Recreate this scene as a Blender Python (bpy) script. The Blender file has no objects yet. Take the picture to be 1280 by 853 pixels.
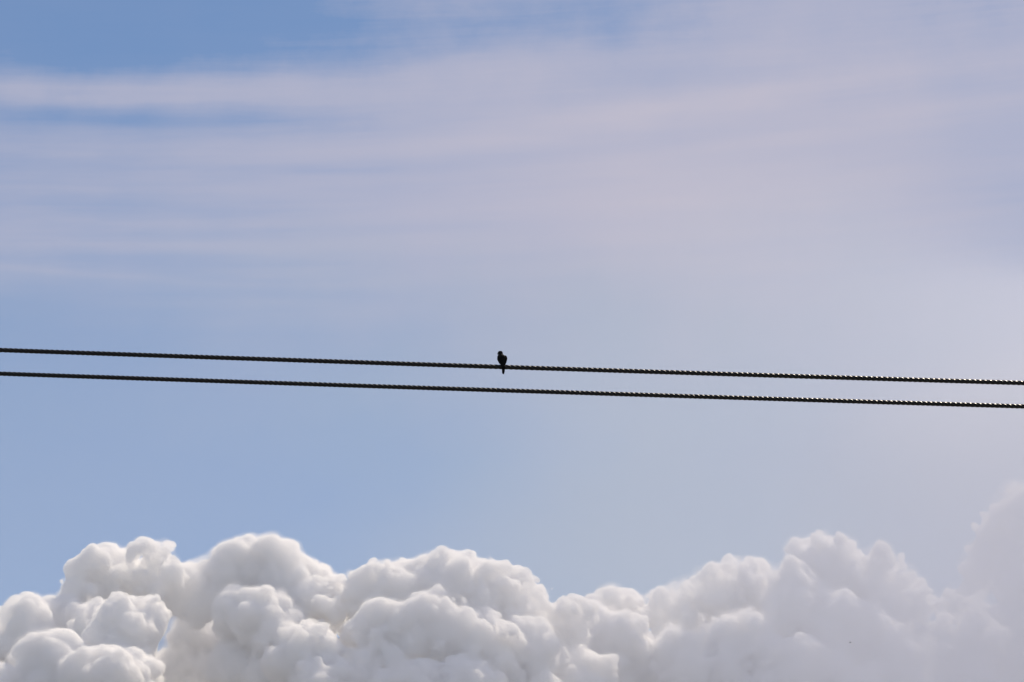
import bpy, bmesh, math, random, openvdb
import numpy as np
from mathutils import Vector, Matrix
from math import radians, sin, cos, pi, sqrt, tan

sc = bpy.context.scene
C = sc.collection
rnd = random.Random(7)

# ------------------------------------------------------------------ camera
PITCH = 20.0                 # degrees above the horizon
LENS = 135.0
PXR = 36.0 / LENS / 1280.0   # tangent of the angle of one photograph pixel
CAM = Vector((0, 0, 1.6))
cd = bpy.data.cameras.new('camera'); cam = bpy.data.objects.new('camera', cd); C.objects.link(cam)
cd.lens = LENS; cd.sensor_width = 36; cd.clip_start = 0.5; cd.clip_end = 120000
cam.location = CAM; cam.rotation_euler = (radians(90 + PITCH), 0, 0)
sc.camera = cam
FW = Vector((0, cos(radians(PITCH)), sin(radians(PITCH))))
UP = Vector((0, -sin(radians(PITCH)), cos(radians(PITCH))))
def at(px, py, Y):
    """world point seen at photo pixel (px, py), standing Y metres away in plan"""
    d = FW + Vector((1, 0, 0)) * (px - 640) * PXR + UP * (426.5 - py) * PXR
    return CAM + d * (Y / d.y)
def mpp(Y): return PXR * Y / cos(radians(PITCH))

# ------------------------------------------------------------------ light
SUN_EL, SUN_AZ = 54.0, 27.0          # azimuth measured from +Y towards +X
sd = bpy.data.lights.new('sun', 'SUN'); sd.energy = 4.8; sd.angle = radians(0.5); sd.color = (1, .86, .68)
so = bpy.data.objects.new('sun', sd); C.objects.link(so)
sv = Vector((sin(radians(SUN_AZ)) * cos(radians(SUN_EL)), cos(radians(SUN_AZ)) * cos(radians(SUN_EL)), sin(radians(SUN_EL))))
so.rotation_euler = sv.to_track_quat('Z', 'Y').to_euler(); so.location = (0, 0, 60)

sc.view_settings.view_transform = 'Standard'; sc.view_settings.look = 'None'
sc.view_settings.exposure = 0.0; sc.view_settings.gamma = 1.0
sc.cycles.use_denoising = True
sc.cycles.volume_bounces = 32; sc.cycles.max_bounces = 36
sc.cycles.transparent_max_bounces = 64
sc.cycles.volume_step_rate = 1.0

# ------------------------------------------------------------------ sky
world = bpy.data.worlds.new('World'); sc.world = world; world.use_nodes = True
nt = world.node_tree; nt.nodes.clear()
class G:
    """tiny wrapper so that node maths can be written as expressions"""
    def __init__(s, nt, out): s.nt = nt; s.o = out
    def _m(s, op, b=None, c=None, clamp=False):
        n = s.nt.nodes.new('ShaderNodeMath'); n.operation = op; n.use_clamp = clamp
        for k, v in enumerate((s, b, c)):
            if v is None: continue
            if isinstance(v, G): s.nt.links.new(v.o, n.inputs[k])
            else: n.inputs[k].default_value = v
        return G(s.nt, n.outputs[0])
    def __add__(s, b): return s._m('ADD', b)
    __radd__ = __add__
    def __sub__(s, b): return s._m('SUBTRACT', b)
    def __rsub__(s, b): return s._m('MULTIPLY_ADD', -1.0, b)
    def __mul__(s, b): return s._m('MULTIPLY', b)
    __rmul__ = __mul__
    def exp(s): return s._m('EXPONENT')
    def clamp(s): return s._m('ADD', 0.0, clamp=True)
    def smooth(s, a, b):
        n = s.nt.nodes.new('ShaderNodeMapRange'); n.interpolation_type = 'SMOOTHSTEP'
        s.nt.links.new(s.o, n.inputs[0]); n.inputs[1].default_value = a; n.inputs[2].default_value = b
        return G(s.nt, n.outputs[0])
def noise(nt, x, y, z=0.0, scale=1.0, detail=4, rough=.5, dist=0.0):
    cb = nt.nodes.new('ShaderNodeCombineXYZ')
    for k, v in enumerate((x, y, z)):
        if isinstance(v, G): nt.links.new(v.o, cb.inputs[k])
        else: cb.inputs[k].default_value = v
    n = nt.nodes.new('ShaderNodeTexNoise'); nt.links.new(cb.outputs[0], n.inputs['Vector'])
    n.inputs['Scale'].default_value = scale; n.inputs['Detail'].default_value = detail
    n.inputs['Roughness'].default_value = rough; n.inputs['Distortion'].default_value = dist
    return G(nt, n.outputs['Fac'])

tc = nt.nodes.new('ShaderNodeTexCoord')
sx = nt.nodes.new('ShaderNodeSeparateXYZ'); nt.links.new(tc.outputs['Generated'], sx.inputs[0])
X, Y, Z = (G(nt, sx.outputs[k]) for k in range(3))
az = X._m('ARCTAN2', Y); el = Z._m('ARCSINE')
u = az * (cos(radians(PITCH)) / PXR / 100)              # hundreds of photo pixels right of the heading
v = (el - radians(PITCH)) * (1 / PXR / 100)             # ... above the axis
def U(px): return (px - 640) / 100
def V(py): return (426.5 - py) / 100
# gentle warp so that no feature has a ruled outline
wu = u + (noise(nt, u, v, 3.1, .42, 3) - .5) * 1.5
wv = v + (noise(nt, u, v, 9.7, .42, 3) - .5) * 0.9
def blob(px, py, su, sv_, rot=0.0, U_=None, V_=None):
    a = (U_ or wu) - U(px); b = (V_ or wv) - V(py)
    if rot:
        c_, s_ = cos(radians(rot)), sin(radians(rot))
        a, b = a * c_ + b * s_, b * c_ - a * s_
    a = a * (100 / su); b = b * (100 / sv_)
    return ((a * a + b * b) * -0.5).exp()

# how much thin high cloud lies over the blue
sxw = u + (noise(nt, u * .3, v, 1.3, 1.0, 2) - .5) * .8
svw = v + (noise(nt, u * .25, v * .6, 5.3, 1.0, 2) - .5) * .22
cov = wu.smooth(-4.5, 2.2) * .50 + .30 - wv.smooth(.4, -1.6) * .20
cov = cov + blob(330, 260, 420, 100) * .24 + blob(900, 215, 330, 120) * .33
cov = cov - blob(130, 40, 300, 60) * .32 - blob(780, 25, 90, 60) * .34 - blob(880, 20, 120, 45) * .12
cov = cov - blob(620, 20, 120, 40) * .14 - blob(60, 60, 120, 50) * .10
cov = cov - blob(1230, 40, 150, 55) * .24 - blob(1290, 270, 110, 80) * .22 - blob(640, 60, 160, 50) * .08 - blob(330, 20, 130, 45) * .16 - blob(1260, 250, 70, 60) * .07
cov = cov - blob(60, 430, 330, 50) * .16 - blob(380, 640, 260, 90) * .12 - blob(0, 690, 160, 60) * .10
# cirrus streamers, nearly level, lifting slowly to the right
for (px, py, su, sv_, rot, amp) in (
        (230, 122, 330, 15, 2, .30), (520, 100, 230, 16, 4, .10), (60, 158, 200, 9, 1, -.13), (330, 156, 260, 8, 1, -.10),
        (470, 200, 240, 50, 4, -.16), (760, 148, 190, 11, 7, .10), (1000, 118, 190, 10, 5, .12), (880, 172, 200, 8, 6, -.09), (700, 118, 220, 8, 4, -.08),
        (560, 88, 260, 7, 3, .10), (1180, 150, 140, 7, 3, .08), (330, 232, 200, 5, 3, .07), (420, 275, 240, 6, 3, .06), (150, 290, 160, 4, 2, .06), (90, 335, 200, 6, 1, -.06),
        (300, 190, 330, 11, 2, .16), (620, 165, 260, 12, 7, .13), (900, 135, 220, 14, 6, .10), (480, 205, 200, 8, 5, -.07),
        (200, 214, 200, 5, 1, -.05), (120, 250, 150, 4, 3, .06), (200, 318, 260, 7, 2, .08), (120, 356, 160, 3.5, -1, .10),
        (1050, 128, 150, 8, 4, -.05), (1100, 165, 110, 8, 3, -.05), (1140, 110, 35, 55, 0, .08), (1280, 128, 60, 6, 0, -.06)):
    cov = cov + blob(px, py, su, sv_, rot, sxw, svw) * amp
fib = noise(nt, u * .22 - v * .01, v * 2.6 - u * .10, 2.0, 1.0, 5, .6, .25)
cov = cov + (fib - .5) * .50 * wv.smooth(-.5, 1.4) + (fib - .5) * .05
fib2 = noise(nt, u * .35 - v * .02, v * 6.0 - u * .30, 7.0, 1.0, 4, .6, .4)
cov = cov + (fib2 - .5) * .22 * wv.smooth(-.3, 1.0)
cov = cov + (noise(nt, u, v * 1.1, 6.0, .5, 5, .55) - .5) * .24 + (noise(nt, u, v, 16.0, 1.3, 5, .6) - .5) * .46 * wv.smooth(1.8, 3.6)
cov = cov._m('MINIMUM', (cov - .62) * .45 + .62)          # thick cloud never quite closes,
cov = cov._m('MAXIMUM', (cov + .38) * .10).clamp()          # and the blue is never quite bare

sky = nt.nodes.new('ShaderNodeTexSky'); sky.sky_type = 'NISHITA'; sky.sun_disc = False
sky.sun_elevation = radians(SUN_EL); sky.sun_rotation = radians(SUN_AZ)
sky.air_density = 1.0; sky.dust_density = 0.2; sky.ozone_density = 3.0; sky.altitude = 900
bg1 = nt.nodes.new('ShaderNodeBackground'); bg1.inputs[1].default_value = 0.096
nt.links.new(sky.outputs[0], bg1.inputs[0])
bg2 = nt.nodes.new('ShaderNodeBackground'); bg2.inputs[1].default_value = 1.0
hue = (wv * .5 + .1 + (noise(nt, u, v, 8.0, .6, 3) - .5) * .9).smooth(-1.2, 1.1)   # lilac ice cloud above, cooler haze below
cm = nt.nodes.new('ShaderNodeMix'); cm.data_type = 'RGBA'; nt.links.new(hue.o, cm.inputs[0])
cm.inputs[6].default_value = (.365, .465, .55, 1); cm.inputs[7].default_value = (.54, .515, .61, 1)
nt.links.new(cm.outputs[2], bg2.inputs[0])
mx = nt.nodes.new('ShaderNodeMixShader'); nt.links.new(cov.o, mx.inputs[0])
nt.links.new(bg1.outputs[0], mx.inputs[1]); nt.links.new(bg2.outputs[0], mx.inputs[2])
wo = nt.nodes.new('ShaderNodeOutputWorld'); nt.links.new(mx.outputs[0], wo.inputs[0])

# ------------------------------------------------------------------ helpers
def tag(o, label=None, cat=None, group=None, kind=None):
    for k, v_ in (('label', label), ('category', cat), ('group', group), ('kind', kind)):
        if v_: o[k] = v_
    return o
def link(name, verts, faces, mat, parent=None, smooth=True):
    me = bpy.data.meshes.new(name); me.from_pydata([tuple(p) for p in verts], [], faces); me.update()
    if smooth: me.polygons.foreach_set('use_smooth', [True] * len(me.polygons))
    if mat: me.materials.append(mat)
    o = bpy.data.objects.new(name, me); C.objects.link(o)
    if parent: o.parent = parent
    return o
def empty(name, loc, rz=0.0):
    o = bpy.data.objects.new(name, None); C.objects.link(o); o.location = loc; o.rotation_euler = (0, 0, rz)
    o.empty_display_size = .1
    return o
def loft(rings, closed=True):
    """rings: equal-length lists of points -> verts, faces, with fan caps"""
    n = len(rings[0]); vs = [p for r in rings for p in r]; fs = []
    for i in range(len(rings) - 1):
        for j in range(n):
            a = i * n + j; b = i * n + (j + 1) % n
            fs.append((a, b, b + n, a + n))
    if closed:
        for i, r in ((0, rings[0]), (len(rings) - 1, rings[-1])):
            c_ = sum((Vector(p) for p in r), Vector()) / n; k = len(vs); vs.append(c_)
            for j in range(n):
                a = i * n + j; b = i * n + (j + 1) % n
                fs.append((b, a, k) if i == 0 else (a, b, k))
    return vs, fs
def tube(path, rad, n=8, flat=1.0):
    rings = []; path = [Vector(p) for p in path]
    for i, p in enumerate(path):
        t = (path[min(i + 1, len(path) - 1)] - path[max(i - 1, 0)]).normalized()
        s = t.cross(Vector((0.13, 0.27, .95))).normalized(); w = s.cross(t)
        r = rad[i] if isinstance(rad, (list, tuple)) else rad
        rings.append([p + s * cos(2 * pi * j / n) * r + w * sin(2 * pi * j / n) * r * flat for j in range(n)])
    return loft(rings)
def material(name, col, rough=.6, metal=0.0, vary=.25, scale=8.0, bump=0.0, spec=.5):
    m = bpy.data.materials.new(name); m.use_nodes = True; t = m.node_tree; p = t.nodes['Principled BSDF']
    tc_ = t.nodes.new('ShaderNodeTexCoord'); nz = t.nodes.new('ShaderNodeTexNoise')
    nz.inputs['Scale'].default_value = scale; nz.inputs['Detail'].default_value = 6
    t.links.new(tc_.outputs['Object'], nz.inputs['Vector'])
    r = t.nodes.new('ShaderNodeValToRGB')
    r.color_ramp.elements[0].position = .3; r.color_ramp.elements[1].position = .7
    r.color_ramp.elements[0].color = tuple(c * (1 - vary) for c in col) + (1,)
    r.color_ramp.elements[1].color = tuple(min(1, c * (1 + vary)) for c in col) + (1,)
    t.links.new(nz.outputs['Fac'], r.inputs[0]); t.links.new(r.outputs[0], p.inputs['Base Color'])
    p.inputs['Roughness'].default_value = rough; p.inputs['Metallic'].default_value = metal
    p.inputs['Specular IOR Level'].default_value = spec
    if bump:
        b = t.nodes.new('ShaderNodeBump'); b.inputs['Strength'].default_value = bump; b.inputs['Distance'].default_value = .01
        t.links.new(nz.outputs['Fac'], b.inputs['Height']); t.links.new(b.outputs[0], p.inputs['Normal'])
    return m

# ------------------------------------------------------------------ ground (below the frame)
vs = [(0, 0, 0)]; fs = []
for i, r in enumerate((30, 200, 1500, 9000, 45000)):
    for j in range(48):
        a = 2 * pi * j / 48; vs.append((r * cos(a), r * sin(a), 0))
        k = 1 + i * 48 + j; k2 = 1 + i * 48 + (j + 1) % 48
        fs.append((0, k, k2) if i == 0 else (k - 48, k, k2, k2 - 48))
tag(link('ground', vs, fs, material('dry_plain', (.12, .115, .10), .95, vary=.4, scale=.15, bump=.3), smooth=False), kind='structure')

# ------------------------------------------------------------------ cumulus
vol = bpy.data.materials.new('cumulus_vapour'); vol.use_nodes = True
t = vol.node_tree; t.nodes.clear()
pv = t.nodes.new('ShaderNodeVolumeScatter'); pv.inputs['Color'].default_value = (1, 1, 1, 1)
pv.inputs['Density'].default_value = 0.15; pv.inputs['Anisotropy'].default_value = 0.0
om = t.nodes.new('ShaderNodeOutputMaterial'); t.links.new(pv.outputs[0], om.inputs['Volume'])

def denser(name, d):
    m = vol.copy(); m.name = name; m.node_tree.nodes['Volume Scatter'].inputs['Density'].default_value = d; return m
SHELLS = (('cumulus_cloud', vol), ('soft_edge', denser('edge_vapour', .022)), ('thin_fringe', denser('fringe_vapour', .007)))
VX = 3.0                                # grid step of the vapour field, metres
def lattice_noise(shape, wave, rng, stretch=(1, 1, 1)):
    """smooth random field, unit variance: cubic B-spline through a coarse random lattice"""
    mats, dims = [], []
    for n, st in zip(shape, stretch):
        x = np.arange(n) * VX / (wave * st) + rng.random(); k = np.floor(x).astype(int); f = x - k
        m = np.zeros((n, k.max() + 4), np.float32); r = np.arange(n)
        for q, w in enumerate(((1 - f) ** 3 / 6, (3 * f ** 3 - 6 * f ** 2 + 4) / 6, (-3 * f ** 3 + 3 * f ** 2 + 3 * f + 1) / 6, f ** 3 / 6)):
            m[r, k + q] = w
        mats.append(m); dims.append(m.shape[1])
    g = rng.standard_normal(dims).astype(np.float32)
    for m in mats: g = np.tensordot(g, m, axes=(0, 1))
    return g / max(1e-6, float(g.std()))

def cumulus(label, Yc, lumps, rim, soft=7.0, seed=1, shreds=()):
    """lumps: (px, py, r px, depth m), the main turrets; rim: points along the crest, set with small turrets;
    each turret grows smaller ones on its upper and near sides"""
    rr = random.Random(seed); m = mpp(Yc); sp = []
    def grow(c_, R, n, ru, depth):
        sp.append((c_, R))
        for k in range(n):
            d = Vector((rr.gauss(0, 1), rr.gauss(-.6, 1), rr.gauss(.2, 1))).normalized()
            r1 = R * rr.uniform(*ru)
            c1 = c_ + d * (R * .98 - r1 * .5)
            if depth: grow(c1, r1, 4, (.32, .5), depth - 1)
            else: sp.append((c1, r1))
    for (px, py, r, dy) in lumps:
        grow(at(px, py, Yc + dy * 2.2), r * m * .80, int(10 + r / 8), (.25, .45), 1)
    for (x0, y0), (x1, y1) in zip(rim, rim[1:]):
        n = max(1, round(math.hypot(x1 - x0, y1 - y0) / 13))
        for k in range(n):
            a = (k + rr.random() * .6) / n; r = rr.uniform(13, 21)
            grow(at(x0 + (x1 - x0) * a, y0 + (y1 - y0) * a + r + 3, Yc + rr.uniform(60, 170)), r * m, 5, (.35, .55), 0)
    cs = np.array([tuple(c_) for c_, R in sp], np.float32); rs = np.array([R for c_, R in sp], np.float32)
    low = at(lumps[0][0], BASE_PY, Yc).z
    lo = (cs - rs[:, None]).min(0) - 45; hi = (cs + rs[:, None]).max(0) + 45; lo[2] = low - 10
    shape = tuple(int(x) for x in np.ceil((hi - lo) / VX)); ax = [lo[k] + np.arange(shape[k], dtype=np.float32) * VX for k in range(3)]
    sdf = np.full(shape, 60.0, np.float32)
    for c_, R in zip(cs, rs):                      # distance to the nearest turret, smallest wins
        sl = []
        for k in range(3):
            a = max(0, int((c_[k] - R - 45 - lo[k]) / VX)); b = min(shape[k], int((c_[k] + R + 45 - lo[k]) / VX) + 2); sl.append(slice(a, max(a, b)))
        if any(x.stop <= x.start for x in sl): continue
        q = (ax[0][sl[0]] - c_[0])[:, None, None] ** 2 + (ax[1][sl[1]] - c_[1])[None, :, None] ** 2 + (ax[2][sl[2]] - c_[2])[None, None, :] ** 2
        v_ = sdf[sl[0], sl[1], sl[2]]; np.minimum(v_, np.sqrt(q) - R, out=v_)
    rng = np.random.default_rng(seed)
    thin = np.full(shape, -60.0, np.float32)
    for (px, py, r, dy) in shreds:                 # places where the bank thins to see-through vapour
        c_ = at(px, py, Yc + dy); q = (ax[0] - c_.x)[:, None, None] ** 2 + (ax[1] - c_.y)[None, :, None] ** 2 + (ax[2] - c_.z)[None, None, :] ** 2
        np.maximum(thin, r * m - np.sqrt(q), out=thin)
    F = -sdf - 2.5 * np.maximum(0, sdf - 4); del sdf
    rough = np.clip(.85 + .55 * lattice_noise(shape, 170, rng), .2, 1.3)
    F += 8.0 * lattice_noise(shape, 110, rng, (1, 1, .8))
    F += 9.5 * (np.abs(lattice_noise(shape, 58, rng)) - .8)
    F += rough * 10.0 * (np.abs(lattice_noise(shape, 34, rng)) - .8)
    F += rough * 10.0 * (np.abs(lattice_noise(shape, 19, rng)) - .8)
    F += 3.0 * lattice_noise(shape, 24, rng, (1.2, 1, .8))
    F += rough * 7.5 * (np.abs(lattice_noise(shape, 10, rng)) - .8)
    wisp = 7 * lattice_noise(shape, 70, rng, (1.3, 1, .7)) + 5 * lattice_noise(shape, 26, rng) + 3 * lattice_noise(shape, 13, rng)
    floor_ = (ax[2] - low)[None, None, :]
    org = Vector(at(lumps[0][0], lumps[0][1], Yc)); o = None
    for (nm, mt), fld, st, ad_ in zip(SHELLS, (F - 3, F + 2.5 + wisp * .3, np.maximum(F, thin) + soft + wisp * soft / 8), (1, 2, 2), (.25, .1, .1)):
        g = openvdb.FloatGrid(-30.0)
        g.copyFromArray(np.ascontiguousarray(np.clip(np.minimum(fld, floor_), -30, 30)[::st, ::st, ::st]))
        vs, tr, qd = g.convertToPolygons(isovalue=0.0, adaptivity=ad_)
        vs = vs * (VX * st) + (lo - np.array(org, np.float32)); tr = np.asarray(tr).reshape(-1, 3); qd = np.asarray(qd).reshape(-1, 4)
        me = bpy.data.meshes.new(nm); me.vertices.add(len(vs)); me.vertices.foreach_set('co', vs.astype(np.float32).ravel())
        li = np.concatenate([qd[:, ::-1].ravel(), tr[:, ::-1].ravel()]).astype(np.int32)
        me.loops.add(len(li)); me.loops.foreach_set('vertex_index', li)
        me.polygons.add(len(qd) + len(tr))
        me.polygons.foreach_set('loop_start', np.concatenate([np.arange(len(qd)) * 4, len(qd) * 4 + np.arange(len(tr)) * 3]).astype(np.int32))
        me.update(calc_edges=True); me.materials.append(mt); TRIS.append(2 * len(qd) + len(tr))
        ob = bpy.data.objects.new(nm, me); C.objects.link(ob)
        if o is None: o = ob; o.location = org
        else: ob.parent = o
    tag(o, label, 'cloud', 'cumulus clouds along the bottom of the sky')
    return o
BASE_PY = 940; TRIS = []

YC = 6000.0
cumulus('bright cumulus bank with two rounded white heads at the left edge of the sky', YC, [
    (-45, 840, 75, 0), (0, 828, 66, 20), (38, 800, 55, 0), (80, 795, 52, 20), (60, 860, 70, -60), (100, 770, 40, 60),
    (128, 728, 44, 60), (150, 735, 48, 60), (178, 728, 44, 50), (200, 718, 34, 80), (120, 800, 55, -10), (152, 800, 50, -40),
    (158, 850, 46, -60), (60, 860, 100, 150), (120, 810, 84, 150), (-20, 880, 100, 150), (130, 860, 60, -90), (182, 768, 28, -30), (20, 900, 80, -60), (110, 930, 80, -60), (-80, 920, 90, 0),
    (130, 960, 60, -30), (60, 1010, 90, 0), (-60, 1020, 90, 0), (100, 1000, 80, 0)],
    [(-60, 790), (-20, 778), (0, 764), (15, 752), (35, 743), (60, 757), (68, 748), (88, 735), (99, 728), (101, 705), (115, 690), (135, 685), (152, 688),
     (168, 680), (182, 676), (205, 680), (220, 692), (226, 702)], seed=3)
cumulus('cumulus with the tallest bright crown, just right of the two white heads', YC, [
    (276, 732, 38, 60), (300, 730, 48, 70), (335, 722, 54, 70), (368, 738, 50, 60), (398, 755, 44, 40), (345, 780, 60, 10),
    (246, 724, 30, 60), (244, 752, 36, 60), (214, 742, 34, 70), (292, 768, 36, 20), (300, 835, 44, 30), (238, 800, 46, 150), (226, 848, 58, 165), (262, 862, 56, 160), (205, 905, 60, 165), (250, 915, 66, 160), (345, 785, 88, 180), (385, 880, 100, 190), (326, 805, 48, 40), (380, 820, 58, -10), (352, 860, 52, 20),
    (400, 880, 60, -30), (375, 930, 66, 0), (400, 970, 80, 0)],
    [(228, 702), (245, 703), (262, 697), (270, 690), (290, 677), (312, 671), (334, 667), (355, 677), (370, 690), (390, 697), (408, 709), (418, 722)], seed=11,
    shreds=[(238, 762, 26, 60), (224, 800, 26, 70), (252, 838, 30, 80), (212, 872, 34, 80)])
cumulus('broad low-domed cumulus right of the tallest crown, below the bird', YC, [
    (455, 755, 46, 50), (492, 752, 48, 40), (535, 750, 50, 50), (568, 742, 50, 40), (605, 750, 50, 40), (642, 768, 48, 50),
    (480, 810, 60, 0), (545, 800, 60, 0), (605, 815, 60, 0), (660, 815, 52, 30), (700, 795, 50, 110), (740, 790, 46, 150), (770, 815, 56, 150),
    (450, 860, 60, -20), (510, 880, 64, -30), (585, 880, 64, -20), (650, 880, 64, 30), (720, 860, 60, 90),
    (480, 960, 80, 0), (580, 960, 80, 0), (490, 810, 90, 170), (580, 810, 100, 180), (660, 860, 90, 180), (680, 960, 80, 40), (560, 1030, 90, 20), (720, 1020, 80, 60)],
    [(424, 722), (437, 707), (456, 703), (490, 700), (520, 703), (545, 690), (572, 694), (600, 700), (620, 699), (640, 710), (658, 718), (672, 735),
     (700, 740), (722, 738), (745, 748)], seed=23)
cumulus('pale hazy cumulus with an arched crown right of the middle', YC + 350, [
    (775, 768, 38, 80), (812, 778, 42, 60), (850, 768, 40, 50), (890, 752, 40, 50), (920, 742, 44, 60), (955, 752, 44, 60),
    (1015, 712, 46, 70), (1050, 718, 48, 60), (1085, 738, 50, 60), (1108, 758, 50, 60), (1000, 765, 56, 30), (1060, 790, 60, 20),
    (800, 850, 64, 20), (860, 840, 60, 0), (930, 820, 60, 0), (990, 850, 60, -10), (1120, 840, 64, 20), (1180, 860, 68, 60),
    (1060, 880, 64, 0), (930, 910, 70, 0), (830, 940, 80, 0), (1000, 960, 80, 0), (1110, 950, 80, 0), (1190, 950, 80, 40),
    (900, 1030, 90, 0), (1050, 1040, 90, 0), (1175, 800, 50, 60), (1215, 800, 56, 60), (860, 840, 90, 160), (960, 820, 90, 160), (1060, 800, 95, 170)],
    [(750, 745), (768, 730), (785, 742), (805, 742), (828, 732), (862, 720), (885, 706), (912, 694), (945, 698), (972, 708), (990, 700), (1000, 676),
     (1026, 664), (1055, 669), (1094, 678), (1122, 699), (1139, 715), (1150, 738), (1170, 752), (1200, 748), (1235, 735)], soft=10.0, seed=31)
cumulus('faint towering cumulus rising highest at the right edge', YC + 700, [
    (1268, 642, 40, 40), (1300, 650, 50, 40), (1275, 690, 42, 20), (1310, 740, 70, 0), (1270, 790, 48, 0), (1345, 680, 60, 40),
    (1250, 840, 48, 40), (1320, 840, 80, 0), (1400, 800, 90, 60), (1260, 920, 80, 0), (1360, 940, 100, 0), (1300, 1030, 100, 0)],
    [(1190, 740), (1215, 715), (1225, 680), (1232, 645), (1242, 615), (1259, 602), (1290, 598), (1330, 600)], soft=13.0, seed=47)

# thin veil hanging in front of the right-hand clouds: a closed lens of very thin vapour, thickening to the right
YV = 4300.0
nx, nz_ = 110, 40; front, back = [], []
for i in range(nx + 1):
    for k in range(nz_ + 1):
        px = -700 + (2600 + 700) * i / nx; py = 1300 - (1300 - 150) * k / nz_
        p = at(px, py, YV)
        wb = 60 * sin(py * .011) + 45 * sin(py * .027 + 1.3)
        a = min(1, max(0, (px - 420 + wb) / 860)); a = a * a * (3 - 2 * a)
        b = min(1, max(0, (py - 200 + 50 * sin(px * .008)) / 480)); b = b * b * (3 - 2 * b)
        c_ = min(1, max(0, (2600 - px) / 500)); d_ = min(1, (1300 - py) / 200)
        th = 2 + (140 * b * min(1, (px + 700) / 400) + (480 * a + 430 * max(0, min(1, (px - 950) / 350))) * b * c_ * (1 + .2 * sin(px * .009 + py * .004) + .12 * sin(py * .021 - px * .006))) * d_
        front.append(p - Vector((0, th / 2, 0))); back.append(p + Vector((0, th / 2, 0)))
N = len(front); fs = []; W = nz_ + 1
for i in range(nx):
    for k in range(nz_):
        a = i * W + k; q = (a, a + W, a + W + 1, a + 1); fs.append(q); fs.append(tuple(x + N for x in reversed(q)))
edge = [i * W for i in range(nx + 1)] + [nx * W + k for k in range(1, W)] + [i * W + W - 1 for i in range(nx - 1, -1, -1)] + [k for k in range(W - 2, 0, -1)]
for a, b in zip(edge, edge[1:] + edge[:1]): fs.append((b, a, a + N, b + N))
veil = bpy.data.materials.new('veil_vapour'); veil.use_nodes = True
t = veil.node_tree; t.nodes.clear()
pv = t.nodes.new('ShaderNodeVolumeScatter'); VC = (.895, .915, .995, 1); pv.inputs['Color'].default_value = VC
pv.inputs['Density'].default_value = 0.0020; pv.inputs['Anisotropy'].default_value = 0.0
pa = t.nodes.new('ShaderNodeVolumeAbsorption'); pa.inputs['Density'].default_value = 0.0020; pa.inputs['Color'].default_value = VC
ad = t.nodes.new('ShaderNodeAddShader'); t.links.new(pv.outputs[0], ad.inputs[0]); t.links.new(pa.outputs[0], ad.inputs[1])
om = t.nodes.new('ShaderNodeOutputMaterial'); t.links.new(ad.outputs[0], om.inputs['Volume'])
tag(link('cloud_veil', front + back, fs, veil), kind='stuff')

# ------------------------------------------------------------------ cables
YB = 30.0
M = mpp(YB)
strand_mat = material('weathered_conductor', (.004, .004, .0045), .36, metal=.0, vary=.3, scale=60, spec=.5)
def cable(label, a0, a1, a2, dia_px, pitch_px, Yc, lean):
    """centre line y(px) = a0 + a1*px + a2*px^2 in the photograph, carried on past both edges"""
    org = at(640, a0 + a1 * 640 + a2 * 640 * 640, Yc)
    o = empty('power_cable', org); tag(o, label, 'cable', 'pair of stranded overhead cables')
    m = mpp(Yc); R = dia_px * m / 2; n = 4; r = R / (1 + 1 / sin(pi / n)) * 1.02; rc = R - r
    lay = pitch_px * n * m; seg = 20; px0, px1 = -900, 2200
    steps = int((px1 - px0) * m / lay * seg); ns = 8
    cen = []
    for i in range(steps + 1):
        px = px0 + (px1 - px0) * i / steps
        cen.append(at(px, a0 + a1 * px + a2 * px * px, Yc) - org)
    tan_ = (cen[-1] - cen[0]).normalized(); e1 = Vector((0, 1, 0)); e1 = (e1 - tan_ * e1.dot(tan_)).normalized(); e2 = tan_.cross(e1)
    for s in range(n):
        vs = []; ph = 2 * pi * s / n
        for i, c_ in enumerate(cen):
            x = (c_ - cen[0]).length
            th = ph + 2 * pi * x / lay + lean
            rad = e1 * cos(th) + e2 * sin(th)
            # frame of the helix itself, so every strand stays round
            tg = (tan_ + (e2 * cos(th) - e1 * sin(th)) * (2 * pi * rc / lay)).normalized(); bi = tg.cross(rad)
            p = c_ + rad * rc
            for j in range(ns):
                al = 2 * pi * j / ns; vs.append(p + rad * cos(al) * r + bi * sin(al) * r)
        fs = [(i * ns + j, i * ns + (j + 1) % ns, (i + 1) * ns + (j + 1) % ns, (i + 1) * ns + j) for i in range(steps) for j in range(ns)]
        link('strand', vs, fs, strand_mat, o)
    return org, R
cable('upper black twisted cable on which the bird sits', 437.8, .0352, -2.3e-6, 6.0, 6.45, YB, 0.0)
cable('lower black twisted cable, empty, beneath the bird', 467.3, .0345, -1.9e-6, 5.8, 6.15, YB + .9, 1.1)

# ------------------------------------------------------------------ perched bird
plume = material('dark_plumage', (.009, .009, .010), .9, vary=.5, scale=140, bump=.4, spec=.12)
wingm = material('wing_feathers', (.007, .007, .008), .85, vary=.5, scale=180, bump=.3, spec=.12)
horn = material('horn', (.02, .018, .016), .35, vary=.2, scale=200)
eyem = material('eye_gloss', (.006, .006, .006), .08, vary=.1, scale=50)
R_C = 6.0 * M / 2
bc = at(627.4, 437.8 + .0352 * 627.4 - 2.3e-6 * 627.4 ** 2, YB)
BT = 60.0
bird = empty('perched_bird', bc + Vector((0, 0, R_C)), radians(-BT))      # local -X is where the breast points
tag(bird, 'small dark bird with a long narrow tail perched on the upper cable', 'bird')
def ring(cx, cz, rx, ry, tilt=0.0, cy=0.0, n=20, pinch=0.0):
    out = []
    for j in range(n):
        a = 2 * pi * j / n; x = cos(a) * rx; y = sin(a) * ry * (1 - pinch * cos(a))
        out.append(Vector((cx + x * cos(tilt), cy + y, cz + x * sin(tilt))))
    return out
K = 1 / .94
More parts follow.
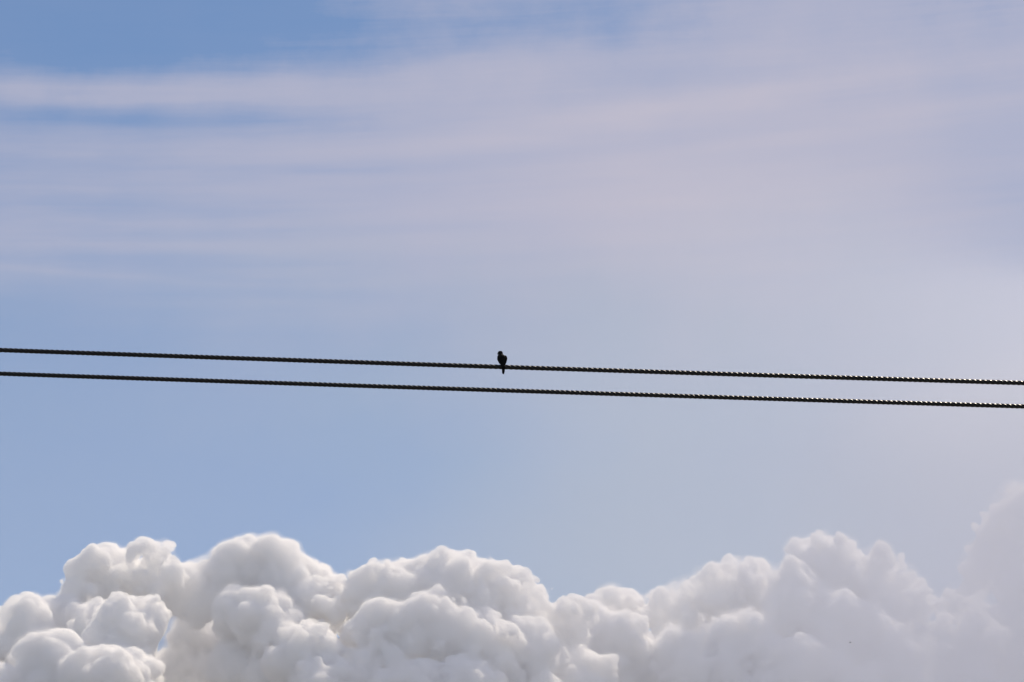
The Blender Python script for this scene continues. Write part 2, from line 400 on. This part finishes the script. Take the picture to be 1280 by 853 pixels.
hy = -.0075; hx = -.014
rings = [ring(*a) for a in (
    (hx, .1165 * K, .003, .003, 0, hy), (hx, .1145 * K, .0130, .0130, 0, hy), (hx, .109 * K, .0195, .0195, 0, hy), (hx, .101 * K, .0225, .0215, 0, hy),
    (hx, .093 * K, .0222, .0215, 0, hy), (hx + .003, .086 * K, .0225, .0220, 0, hy * .8), (-.007, .080 * K, .0250, .0250, 0, hy * .5), (-.002, .073 * K, .0300, .0290, 0, -.001),
    (.000, .062 * K, .0335, .0325), (-.001, .050 * K, .0345, .0335), (-.001, .038 * K, .0335, .0325), (.000, .026 * K, .0320, .0310),
    (.003, .014 * K, .0275, .0270), (.007, .004 * K, .0215, .0220), (.016, -.006 * K, .0095, .0140), (.021, -.018 * K, .004, .010))]
vs, fs = loft(rings); b_ = link('body', vs, fs, plume, bird)
ss = b_.modifiers.new('smooth', 'SUBSURF'); ss.levels = 1; ss.render_levels = 1
# the head is turned towards the left shoulder; short hooked beak
HT = radians(215); hd = Vector((cos(HT), sin(HT), 0)); hl = Vector((-hd.y, hd.x, 0)); hc = Vector((hx, hy, 0))
link('beak', *tube([hc + hd * a + Vector((0, 0, z * K)) for a, z in ((.019, .0985), (.0235, .0970), (.0265, .0940), (.0275, .0900))], [.0052, .0043, .0026, .0006], 8), horn, bird)
for s in (-1, 1):
    bm = bmesh.new(); bmesh.ops.create_uvsphere(bm, u_segments=12, v_segments=8, radius=.0028)
    me = bpy.data.meshes.new('eye'); bm.to_mesh(me); bm.free(); me.materials.append(eyem)
    e = bpy.data.objects.new('eye', me); C.objects.link(e); e.parent = bird; e.location = hc + hd * .0125 + hl * (s * .0160) + Vector((0, 0, .104 * K))
# folded wings: long shells from the shoulder to a tip over the tail
for s in (-1, 1):
    rr_ = []
    for (x, y, z, w, th, yaw) in ((-.004, .0245, .082, .006, .003, 0), (.000, .0285, .076, .017, .0055, 0), (.003, .0320, .066, .0225, .0065, 0), (.006, .0340, .052, .0235, .0065, 0),
                             (.010, .0335, .036, .0215, .006, .2), (.015, .0290, .020, .0175, .005, .35), (.021, .0195, .004, .0125, .0042, .5),
                             (.026, .0130, -.012, .0085, .0034, .6), (.029, .0085, -.028, .0052, .0026, .6), (.030, .0060, -.040, .002, .0014, .6)):
        rr_.append([Vector((x + cos(a) * w * cos(yaw) + sin(a) * th * sin(yaw), s * (y - cos(a) * w * sin(yaw) + sin(a) * th * cos(yaw)), z * K)) for a in [2 * pi * j / 14 for j in range(14)]])
    vs, fs = loft(rr_)
    link('wing', vs, fs if s > 0 else [tuple(reversed(f)) for f in fs], wingm, bird)
# tail: overlapping long feathers hanging behind the cable
tail = empty('tail', (0, 0, 0)); tail.parent = bird
for k in range(6):
    f = (k - 2.5) / 2.5; L_ = -.0885 + .004 * abs(f) + (.010 if k == 5 else 0)
    pts = []
    for q in range(9):
        a = q / 8; z = -.004 + (L_ + .004) * a
        x = .020 + .008 * a ** .6 + .0006 * k; y = -.003 * a + f * (.0112 - .0040 * a)
        w = .0052 * (1 - .15 * a) * (1 if a < .85 else sqrt(max(.05, 1 - ((a - .85) / .16) ** 2)))
        pts.append([Vector((x + cos(t_) * .0006, y + sin(t_) * w, z * K)) for t_ in [2 * pi * j / 8 for j in range(8)]])
    vs, fs = loft(pts); link('feather', vs, fs, wingm, tail)
# feet gripping the cable (cable runs along world X, so work in world axes and rotate back)
inv = Matrix.Rotation(radians(BT), 4, 'Z')
for s in (-1, 1):
    foot = empty('foot', (0, 0, 0)); foot.parent = bird
    cx = s * .011
    def around(dx, a0_, a1_, n=8, rad=R_C + .0012):
        return [inv @ Vector((cx + dx * k / (n - 1), rad * sin(a0_ + (a1_ - a0_) * k / (n - 1)), rad * cos(a0_ + (a1_ - a0_) * k / (n - 1)) - R_C)) for k in range(n)]
    link('shank', *tube([inv @ Vector((cx, .002, .016)), inv @ Vector((cx, .001, .006)), inv @ Vector((cx, 0, .001))], [.0030, .0020, .0019], 8), horn, foot)
    for dx, a1_ in ((-.006, 1.75), (0, 1.95), (.006, 1.75)):
        link('toe', *tube(around(dx, 0, a1_), [.0018, .0017, .0016, .0016, .0015, .0013, .0010, .0004], 8), horn, foot)
    link('toe', *tube(around(0, 0, -1.4), [.0018, .0017, .0016, .0015, .0014, .0012, .0009, .0004], 8), horn, foot)

# ------------------------------------------------------------------ far bird in flight, a speck before the right-hand cumulus
fb = empty('flying_bird', at(1062.8, 803.3, 560)); fb.rotation_euler = (0, 0, radians(-15))
tag(fb, 'tiny distant bird flying in front of the hazy right-hand cumulus', 'bird')
vs, fs = tube([(-.16, 0, 0), (-.12, 0, .005), (-.05, 0, .0), (.04, 0, 0), (.11, 0, .005), (.19, 0, .01)], [.008, .028, .042, .036, .018, .012], 10); link('body', vs, fs, plume, fb)
for s in (-1, 1):
    vs, fs = tube([(-.02, s * .02, .01), (-.04, s * .10, .05), (-.01, s * .20, .045), (.06, s * .31, .0)], [.05, .045, .03, .008], 8, .15); link('wing', vs, fs, wingm, fb)
